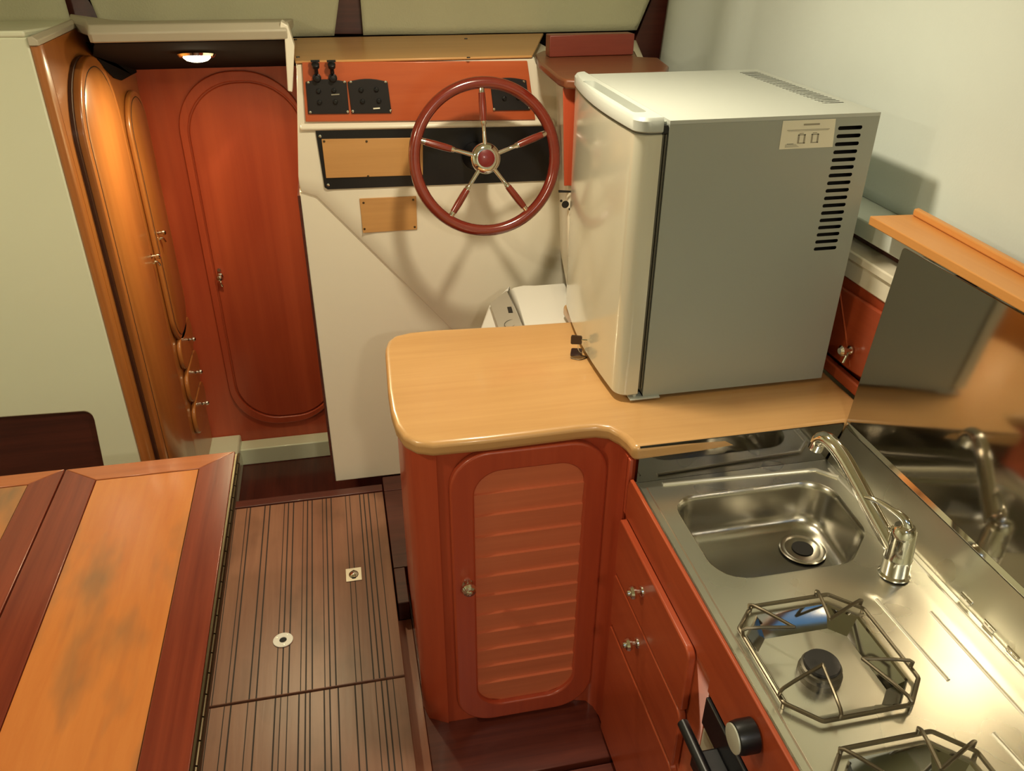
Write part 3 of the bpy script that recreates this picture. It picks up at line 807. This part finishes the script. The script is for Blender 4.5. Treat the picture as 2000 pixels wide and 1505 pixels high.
# worktop
cp = [at(a, b, z=CT) for a, b in ((752, 690), (757, 760), (763, 800), (772, 828), (788, 850), (812, 862), (845, 866), (950, 856), (1050, 844), (1130, 834), (1165, 831), (1190, 834), (1210, 845), (1225, 857), (1234, 868), (1240, 874))]
outl = [(p.x, p.y) for p in cp] + [(.868, 1.110), (.934, 1.110), (.934, 1.722), (.495, 1.722), (.495, 1.624)]
outl += [(p.x, p.y) for p in [at(a, b, z=CT) for a, b in ((1000, 634), (850, 642), (800, 647), (770, 654), (757, 664), (752, 678))]]
o = obj('worktop', prism(B(), on('z', CT-.031, outl), (0, 0, .031)), COUNTER, bevel=.010, seg=4)
tag(o, 'tan wooden worktop with rounded corners carrying the fridge', 'worktop')

# ================================================================== DRAWER UNIT and fascia
XF = .46
du = thing('drawer_unit', 'red mahogany drawer unit under the steel sink', 'drawer unit', (.5, .95, .14))
bm = B(); box(bm, (XF, .735, .1405), (.86, 1.120, .715)); box(bm, (XF, .735, .715), (XF+.008, 1.120, .745))
obj('body', bm, MAHY, du, bevel=.002)
def drw(z0, z1, ya, yb, kn=None):
    P = round_poly([(0, ya, z0), (0, yb, z0), (0, yb, z1), (0, ya, z1)], [.004, .004, .012, .018], 5)
    d = obj('drawer', prism(B(), [(XF-.0005, p.y, p.z) for p in P], (-.014, 0, 0)), MAHY, du, bevel=.003, seg=3)
    if kn: knob(d, (XF-.0145, kn[0], kn[1]), (-1, 0, 0), 1.0)
    return d
drw(.612, .742, .785, 1.113, (.978, .686)); drw(.478, .6075, .783, 1.113, (.972, .566)); drw(.155, .470, .783, 1.113)
tag_f = thing('galley_fascia', 'orange mahogany fascia board running along the steel sink and hob front', 'fascia', (XF, .6, .78))
P = [(.735, .716), (.735, .7455), (1.113, .7455), (1.113, .815), (1.105, .832), (1.09, .8325), (.1, .8325), (.1, .716)]
obj('board', prism(B(), on('x', XF-.004, [(a, b) for a, b in P]), (.007, 0, 0)), MAHY, tag_f, bevel=.002)
# side post between drawer unit and fascia, under the worktop end
obj('corner_fillet', box(B(), (.4555, 1.1135, .746), (.4635, 1.1245, .868)), MAHZ, tag_f, bevel=.002)

# ================================================================== COOKER below the hob
ov = thing('cooker', 'white oven front with black handle below the hob', 'oven', (.5, .5, .14))
obj('body', box(B(), (XF+.004, .12, .1405), (.84, .731, .7155)), CREAM2, ov, bevel=.003)
d = obj('door', box(B(), (XF-.006, .13, .20), (XF+.0035, .726, .650)), mat('oven_door_enamel', (.55, .53, .42, 1), .3, coat=.3), ov, bevel=.004)
bm = B(); box(bm, (XF-.008, .13, .655), (XF+.0035, .729, .712))
obj('control_strip', bm, BLACK, ov, bevel=.002, label='black glossy strip')
bm = B(); tube(bm, [(XF-.042, .722, .672), (XF-.042, .14, .672)], .0085, 12)
hd = obj('handle', bm, BLACK, d, label='black bar handle')
for y in (.655, .20): obj('handle_bracket', box(B(), (XF-.047, y-.022, .640), (XF-.0065, y+.022, .668)), BLACK, hd, bevel=.003)
for y, z in ((.606, .787), (.515, .787)):
    k = obj('control_knob', lathe(B(), [(.016, 0), (.0225, .002), (.0225, .020), (.021, .028), (.0195, .029)], (XF-.0045, y, z), (-1, 0, 0), 32), BLACK, ov, label='black control knob with a silver face')
    obj('knob_face', lathe(B(), [(.0195, .0292), (.0195, .0312), (.018, .0316)], (XF-.0045, y, z), (-1, 0, 0), 32), mat('silver_face', (.62, .64, .54, 1), .35, metal=.3), k)

# ================================================================== STEEL SINK AND HOB UNIT
ZS = .82
su = thing('sink_and_hob_unit', 'stainless steel sink and two burner hob unit', 'sink', (.65, .7, ZS))
def octo(cx, cy, hx, hy, c, z):
    return [Vector((cx-hx+c, cy+hy, z)), Vector((cx+hx-c, cy+hy, z)), Vector((cx+hx, cy+hy-c, z)), Vector((cx+hx, cy-hy+c, z)),
            Vector((cx+hx-c, cy-hy, z)), Vector((cx-hx+c, cy-hy, z)), Vector((cx-hx, cy-hy+c, z)), Vector((cx-hx, cy+hy-c, z))]
def basin_ring(g, z, r):
    P = round_poly([(.512+g, .842+g, z), (.735-g*.4, .842+g, z), (.800-g, .905, z), (.812-g, 1.055-g, z), (.512+g, 1.055-g, z)], [max(.055-g*.5, .01), .05, .05, max(.05-g*.5, .01), max(.045-g*.5, .01)], 6)
    return P
W1, W2 = (.590, .678), (.590, .438)
rings = [basin_ring(0, ZS, 0), octo(*W1, .088, .090, .032, ZS), octo(*W2, .088, .090, .032, ZS)]
bm = B()
outer = [Vector(p) for p in ((.472, .12, ZS), (.846, .12, ZS), (.846, 1.108, ZS), (.472, 1.108, ZS))]
holed(bm, outer, rings)
# rolled front edge standing slightly proud
loft(bm, [[(.472, y, ZS), (.470, y, ZS+.004), (.4665, y, ZS+.0055), (.4645, y, ZS+.003), (.4645, y, ZS-.004), (.472, y, ZS-.006)] for y in (1.105, .12)])
loft(bm, [[(.482, y, ZS+.0003), (.4835, y, ZS+.0022), (.485, y, ZS+.0003)] for y in (1.09, .12)])
obj('top_plate', bm, STEEL, su, smooth=40)
# basin
bm = B()
loft(bm, [basin_ring(-.0005, ZS+.0005, 0), basin_ring(.003, ZS-.003, 0), basin_ring(.006, ZS-.012, 0), basin_ring(.010, ZS-.06, 0), basin_ring(.014, ZS-.074, 0), basin_ring(.022, ZS-.082, 0), basin_ring(.034, ZS-.085, 0)], cap0=False)
ba = obj('basin', bm, STEELW, su, smooth=60)
dc = at(1567, 1073, z=ZS-.083)
bm = B(); lathe(bm, [(.040, .0018), (.038, .0032), (.033, .0030), (.029, .0012), (.021, .0008), (.0195, .0006)], dc, (0, 0, 1), 32)
dn = obj('drain', bm, STEELW, ba, label='round steel drain')
obj('drain_hole', lathe(B(), [(.0185, .0034), (.0185, .0036)], dc, (0, 0, 1), 28), RUBBER, dn)
# hob wells
for cx, cy in (W1, W2):
    bm = B()
    loft(bm, [octo(cx, cy, .0885, .0905, .032, ZS+.0004), octo(cx, cy, .086, .088, .031, ZS-.002), octo(cx, cy, .070, .068, .020, ZS-.026)], cap0=False)
    bm.faces.ensure_lookup_table(); bm.faces[-1].material_index = 1
    wl = obj('hob_well', bm, [STEELD, STEEL], su, smooth=10, label='eight sided polished burner well')
    bc = Vector((cx-.008, cy-.008, ZS-.026))
    br = obj('burner', lathe(B(), [(.030, .0), (.030, .010), (.026, .013), (.0275, .0145), (.0275, .020), (.0235, .022)], bc, (0, 0, 1), 32), mat('dull_burner', (.13, .115, .085, 1), .45, metal=.7), wl)
    obj('burner_cap', lathe(B(), [(.0245, .0222), (.0250, .0240), (.0235, .0270), (.0180, .0278), (.010, .0274), (0, .0274)], bc, (0, 0, 1), 32), IRON, br, label='black round cap')
# embossed beads and the ridge around the bowl
bm = B()
def bead(a, b, r=.0035):
    tube(bm, [Vector(a)+Vector((0, 0, -.0008)), Vector(b)+Vector((0, 0, -.0008))], r, 10)
a, b, c = at(1294, 946, z=ZS), at(1592, 918, z=ZS), at(1636, 932, z=ZS)
tube(bm, [a, b, c], .0045, 10)
bead(at(1712, 1170, z=ZS), at(1852, 1328, z=ZS)); bead(at(1818, 1195, z=ZS), at(2040, 1440, z=ZS)); bead(at(1940, 1432, z=ZS), at(2030, 1530, z=ZS))
bead((.835, 1.08, ZS), (.835, .14, ZS), .0028)
obj('embossed_ridge', bm, steel('satin_ridge', (.85, .82, .72, 1), .38, .05, 0), su)
# upstands: along the worktop edge and along the hull
bm = B()
prism(bm, on('x', .470, [(1.1085, ZS-.002), (1.1095, ZS-.002), (1.1095, .8985), (1.1070, .8985)]), (.395, 0, 0))
obj('upstand', bm, UPST, su, label='mirror steel upstand below the worktop')
bm = B()
prism(bm, on('y', .12, [(.846, ZS-.002), (.868, .890), (.872, .890), (.872, ZS-.002)]), (0, .985, 0))
ur = obj('side_upstand', bm, STEEL, su, label='sloping steel upstand along the hull')
for px, py in ((1888, 1172), (1934, 1225), (1980, 1278)):
    p = at(px, py, x=.850)
    bm = B(); box(bm, p + Vector((-.004, -.010, -.003)), p + Vector((.004, .010, .003))); lathe(bm, [(.003, -.012), (.003, .012)], p+Vector((0, 0, .004)), (0, 1, 0), 10)
    obj('hinge', bm, CHROME, ur, bevel=.001)

# wire pan supports
def support(name_label, cx, cy):
    t = thing('pan_support', name_label, 'pan support', (cx, cy, ZS))
    zt = ZS + .009
    o8 = octo(cx, cy, .098, .100, .036, zt)
    L = round_poly(o8, .008, 4)
    obj('ring', tube(B(), L, .0030, 8, closed=True), WIRE, t)
    def arm(p, q, r):
        p, q, r = Vector(p), Vector(q), Vector(r)
        h = Vector((0, 0, .013))
        pts = [p, p+h*.9+(q-p)*.05, q+h, r+h*.9+(q-r)*.05, r]
        obj('prong', tube(B(), smooth_path(round_poly([p+h*.2, q+h, r+h*.2], .006, 4)[0:] if False else [p, p+h+(q-p)*.06, q+h+(p-q)*.08, q+h, q+h+(r-q)*.08, r+h+(q-r)*.06, r], 3), .0026, 8), WIRE, t)
    A = o8
    arm(A[0]+Vector((-.006, -.006, 0)), (cx-.028, cy+.040, zt), A[7]+Vector((0, -.012, 0)))
    arm(A[1]+Vector((-.020, 0, 0)), (cx+.030, cy+.044, zt), A[2]+Vector((-.002, .006, 0)))
    arm(A[3]+Vector((0, .018, 0)), (cx+.034, cy-.030, zt), A[4]+Vector((-.004, -.0, 0)))
    arm(A[6]+Vector((0, .010, 0)), (cx-.024, cy-.028, zt), A[5]+Vector((.022, 0, 0)))
    for p in (A[0], A[2], A[3], A[6], A[4]):
        obj('foot', tube(B(), [p, p+Vector((0, 0, -.0086))], .0028, 8), WIRE, t)
    return t
support('wire pan support over the hob burner nearer the sink', *W1)
support('wire pan support over the hob burner farther from the sink', *W2)

# mixer tap
fb_ = Vector((.783, .805, ZS))
ta = thing('mixer_tap', 'chrome mixer tap with a long raised spout over the sink', 'tap', fb_)
bm = B()
lathe(bm, [(.024, .0006), (.024, .003), (.021, .006), (.0205, .030), (.0215, .031), (.0215, .034), (.0205, .036), (.020, .070), (.0185, .082), (.015, .088), (0, .090)], fb_, (.02, .10, 1), 32)
obj('body', bm, CHROME, ta)
tip = at(1600, 868, y=.985)
s0 = fb_ + Vector((-.008, .012, .048))
def mixp(t, lift): 
    p = s0.lerp(tip + Vector((0, 0, .0)), t); return p + Vector((0, 0, lift))
sp = smooth_path([s0, mixp(.25, .010), mixp(.5, .022), mixp(.72, .030), mixp(.90, .026), tip + Vector((0, 0, .010)), tip + Vector((-.003, .004, -.010))], 6)
n = len(sp)
obj('spout', tube(B(), sp, [.0135 - .0015*min(1, i/n*1.1) for i in range(n)], 16), CHROME, ta)
top = fb_ + Vector((.002, .010, .090))
jn = at(1684, 968, y=.88)
lv = smooth_path([top+Vector((.004, -.004, -.010)), top+Vector((.0, .004, .006)), top.lerp(jn, .35)+Vector((0, 0, .010)), top.lerp(jn, .7)+Vector((0, 0, .008)), jn], 5)
n = len(lv)
obj('lever', tube(B(), lv, [.010-.006*min(1, i/(n*.5)) for i in range(n)], 12), CHROME, ta)

# polished steel lid leaning on the hull side
ld = thing('hob_lid', 'polished steel lid raised against the hull side, mirroring the fridge', 'lid', (.87, .6, .892))
tl = math.radians(5.5)
h = .340
def lp(y, s, off=0): return Vector((.8715 + math.sin(tl)*s + math.cos(tl)*off, y, .892 + math.cos(tl)*s - math.sin(tl)*off))
P = round_poly([lp(.12, 0), lp(1.112, 0), lp(1.122, h), lp(.12, h)], .006, 3)
nrm = Vector((math.cos(tl), 0, -math.sin(tl)))
obj('panel', prism(B(), P, nrm*.004), MIRROR, ld, bevel=.001)
obj('bottom_fold', prism(B(), [lp(.12, 0, -.003), lp(1.108, 0, -.003), lp(1.108, .008, -.0002), lp(.12, .008, -.0002)], nrm*.0001 + Vector((0, 0, -.0005))), CHROME, ld)

# ================================================================== FRIDGE
fy0, fy1 = 1.256, 1.708
fx0, fx1 = .527, .903
fz0, fz1 = .908, 1.420
fr = thing('mini_fridge', 'silver grey mini fridge with a glossy bowed door standing on the worktop', 'fridge', (.7, 1.48, .90))
# cabinet with slotted side and slotted top
bm = B()
slots = []
zt_, zb_ = 1.3965, 1.183
for i in range(17):
    z = zt_ + (zb_-zt_)*i/16
    slots.append(on('y', fy0, [(p[0], p[1]) for p in rrect(.8285, z-.0032, .8735, z+.0032, .003, 3)]))
holed(bm, on('y', fy0, [(fx0, fz0), (fx1, fz0), (fx1, fz1-.0062), (fx0, fz1-.0062)]), slots)
box(bm, (fx0, fy0+.004, fz0), (fx1-.085, fy1, fz1-.006))
box(bm, (fx1-.002, fy0+.0001, fz0), (fx1, fy1, fz1-.006)); box(bm, (fx0, fy1-.002, fz0), (fx1, fy1, fz1-.006)); box(bm, (fx0, fy0+.0001, fz0), (fx1, fy1, fz0+.004))
box(bm, (fx0, fy0+.0001, fz0), (fx0+.002, fy0+.005, fz1-.006))
body = obj('cabinet', bm, FRG, fr, smooth=0)
# fins inside behind the slots
bm = B(); box(bm, (fx1-.080, fy0+.03, fz0+.01), (fx1-.004, fy1-.01, fz1-.02))
obj('coil_housing', bm, DARKIN, body)
bm = B()
tslots = []
for i in range(26):
    y = 1.345 + i*.0131
    tslots.append(on('z', fz1, [(p[0], p[1]) for p in rrect(.846, y-.0028, .888, y+.0028, .0026, 3)]))
holed(bm, on('z', fz1, round_poly_xy := [(fx0, fy0), (fx1, fy0), (fx1, fy1), (fx0, fy1)]), tslots)
for (a, b) in (((fx0, fy0), (fx1, fy0)), ((fx1, fy0), (fx1, fy1)), ((fx1, fy1), (fx0, fy1)), ((fx0, fy1), (fx0, fy0))):
    v = [bm.verts.new(p) for p in ((a[0], a[1], fz1), (b[0], b[1], fz1), (b[0], b[1], fz1-.006), (a[0], a[1], fz1-.006))]
    bm.faces.new(v)
for yy in (fy0-.0003,): pass
obj('top_cover', bm, FRT, fr, smooth=0, label='pale top cover with vent slots')
# door, bowed front
def bow(z, g=0, d0=.516):
    P = []
    ss = [0, .004, .01, .018, .028, .04, .056, .08, .12, .2, .3, .4, .5, .6, .7, .8, .88, .92, .944, .96, .972, .982, .99, .996, 1]
    for s in ss:
        y = fy0 - .001 + g + (fy1-fy0+.002-2*g)*s
        e = min(s, 1-s)*(fy1-fy0)
        cr = .024
        k = 0 if e >= cr else cr - math.sqrt(max(cr*cr - (cr-e)**2, 0))
        P.append(Vector((.474 + .022*s*s - .010*math.sin(PI*s) + g + k*.9, y, z)))
    P.append(Vector((d0, fy1 - g, z))); P.append(Vector((d0, fy0 + g, z)))
    return P
bm = B(); loft(bm, [bow(.912, .004), bow(.916, 0), bow(1.397, 0), bow(1.3985, .002)])
dr = obj('door', bm, FRD, fr, smooth=40, label='glossy pale door')
# top cap with a scooped handle
bm = B()
rim = bow(1.4225, .0); n = len(rim)
pocket = [Vector((p[0], p[1], 1.4255)) for p in rrect(.4805, 1.30, .504, 1.60, .008, 4)]
loft(bm, [bow(1.4015, .001), bow(1.404, -.002), bow(1.420, -.002), bow(1.4255, .0015)], cap0=True, cap1=False)
holed(bm, bow(1.4255, .0015), [pocket])
loft(bm, [pocket, [p + Vector((0, 0, -.022)) for p in pocket]], cap0=False)
obj('handle_cap', bm, FRT, dr, smooth=35, label='white cap with a scooped handle')
obj('seam', loft(B(), [bow(1.3986, .003), bow(1.4014, .003)]), GASK, dr)
bm = B()
for k in range(2): box(bm, (.5170+k*.005, fy0+.002, .925), (.5200+k*.005, fy1-.002, 1.398))
box(bm, (.5165, fy0+.008, .922), (.5265, fy1-.003, 1.40))
obj('gasket', bm, GASK, dr, label='grey ribbed door seal')
bm = B(); box(bm, (.500, fy0-.006, .9045), (.560, fy0+.02, .9078)); lathe(bm, [(.004, 0), (.004, .012)], (.512, fy0+.006, .907), (0, 0, 1), 12)
obj('lower_hinge', bm, FRT, fr, bevel=.001)
bm = B(); box(bm, (.517, fy0+.002, 1.400), (.526, fy0+.012, 1.412))
obj('upper_hinge', bm, BLACK, fr)
obj('channel', box(B(), (.5165, fy0+.014, 1.4005), (.5265, fy1-.02, 1.416)), FRG, fr)
for x, y in ((.54, 1.28), (.88, 1.28), (.54, 1.68), (.88, 1.68)):
    obj('foot', lathe(B(), [(.012, 0), (.012, .008)], (x, y, .9002), (0, 0, 1), 16), RUBBER, fr)
# data sticker
P = [Vector((.7245, fy0-.0007, 1.4125)), Vector((.8205, fy0-.0007, 1.4125)), Vector((.8245, fy0-.0007, 1.366)), Vector((.7255, fy0-.0007, 1.366))]
st = obj('sticker', prism(B(), P, (0, .0004, 0)), PAPER, fr, label='cream data sticker')
bm = B()
def onst(u, v):
    a = P[0].lerp(P[1], u); b = P[3].lerp(P[2], u); p = a.lerp(b, v); return Vector((p.x, fy0-.0012, p.z))
def quad(u0, v0, u1, v1): prism(bm, [onst(u0, v0), onst(u1, v0), onst(u1, v1), onst(u0, v1)], (0, .0003, 0))
quad(.40, .13, .70, .19); quad(.10, .33, .90, .345); quad(.12, .37, .88, .38)
for u in (.32, .57):
    quad(u, .50, u+.03, .82); quad(u+.11, .50, u+.14, .82); quad(u, .50, u+.14, .53); quad(u+.03, .79, u+.14, .82); quad(u+.02, .45, u+.10, .47)
for k in range(4): quad(.10, .84+k*.03, .30+.02*k, .848+k*.03)
obj('print', bm, INK, st, label='faint print with two small diagrams')
bm = B()
quad(.13, .815, .25, .83)
obj('print', bm, INKD, st)

# keys in the fridge lock
kl = at(1150, 664, x=.472)
kr = thing('fridge_key', 'small key with dark red tag in the lock at the foot of the fridge door', 'key', kl)
obj('key_blade', tube(B(), [kl + Vector((-.003, 0, 0)), kl + Vector((-.014, .004, 0))], .0022, 8), CHROME, kr)
kc = kl + Vector((-.022, .008, -.002))
hd_ = round_poly([kc + Vector(p) for p in ((.009, -.003, -.009), (-.013, .004, -.010), (-.013, .004, .010), (.009, -.003, .009))], .003, 3)
obj('key_head', prism(B(), hd_, (.0015, .004, 0)), TAG, kr)
kt = at(1124, 690, z=.906)
bm = B(); prism(bm, round_poly([kt + Vector(p) for p in ((-.015, -.011, 0), (.009, -.016, .003), (.016, .005, .005), (-.005, .015, .003))], .004, 4), (0, 0, .003))
o_k = obj('spare_key', bm, TAG, kr, label='second dark key hanging on the ring')
obj('key_ring', tube(B(), [kl.lerp(kt, .5) + Vector((math.cos(a)*.009, math.sin(a)*.003, math.sin(a)*.013)) for a in [2*PI*i/20 for i in range(20)]], .0008, 6, closed=True), CHROME, kr)
bm = B(); tube(bm, smooth_path([kt + Vector((-.012, -.010, -.0045)), kt + Vector((.004, -.020, -.0048)), kt + Vector((.022, -.012, -.0048)), kt+Vector((.010, -.004, -.003))], 5), .0012, 6)
obj('key_loop', bm, BRASS, kr)

# ================================================================== WHITE APPLIANCE behind the worktop
ac = thing('air_conditioner', 'white portable appliance with a grey control panel behind the worktop', 'air conditioner', (.45, 1.8, .2))
zt_ = .862
pt = [at(a, b, z=zt_) for a, b in ((992, 566), (1003, 560), (1022, 556), (1046, 556), (1140, 590), (1150, 625))]
tp = [(p.x, p.y) for p in pt]
top_poly = [tp[0], tp[1], tp[2], tp[3], (.56, tp[3][1]), (.56, 1.66), (at(1024, 640, z=zt_).x, 1.66)]
low = [at(955, 592, z=.832), at(937, 640, z=.812)]
bm = B()
R1 = [Vector((x, y, zt_)) for x, y in top_poly]
bmv = R1
prism(bm, [p - Vector((0, 0, zt_-.1995)) for p in R1], (0, 0, zt_-.1995))
# sloping shoulder to the left
a0, a1 = R1[0], R1[-1]
b0 = Vector((low[0].x+.004, low[0].y, .830)); b1 = Vector((low[1].x+.012, 1.66, .822))
b0 = at(955, 594, z=.834); b1 = at(934, 652, z=.800)
loft(bm, [[a0, b0, Vector((b0.x-.01, b0.y, .22)), Vector((a0.x, a0.y, .22))], [a1, b1, Vector((b1.x-.01, b1.y, .22)), Vector((a1.x, a1.y, .22))]])
obj('housing', bm, WHITE, ac, bevel=.006, seg=3)
P = [at(990, 568, z=.8645), at(1022, 638, z=.8645), at(975, 645, z=.842), at(957, 593, z=.846)]
cpn = obj('control_panel', prism(B(), P, (-.001, 0, .002)), GREYP, ac, bevel=.001, label='grey control panel')
def cpt(u, v): return P[0].lerp(P[3], u).lerp(P[1].lerp(P[2], u), v) + Vector((-.001, 0, .0024))
obj('display', prism(B(), [cpt(.30, .42), cpt(.12, .46), cpt(.16, .62), cpt(.34, .58)], (0, 0, .0008)), BLACK, cpn, label='small black display')
cc = cpt(.45, .88)
obj('dial', tube(B(), [cc + Vector((math.cos(a)*.014, math.sin(a)*.018, -math.cos(a)*-.004)) for a in [2*PI*i/24 for i in range(24)]], .0008, 6, closed=True), GASK, cpn)
bm = B(); box(bm, (.545, 1.7245, .60), (.578, 1.7335, .912))
obj('side_flap', bm, WHITE, ac, bevel=.003)
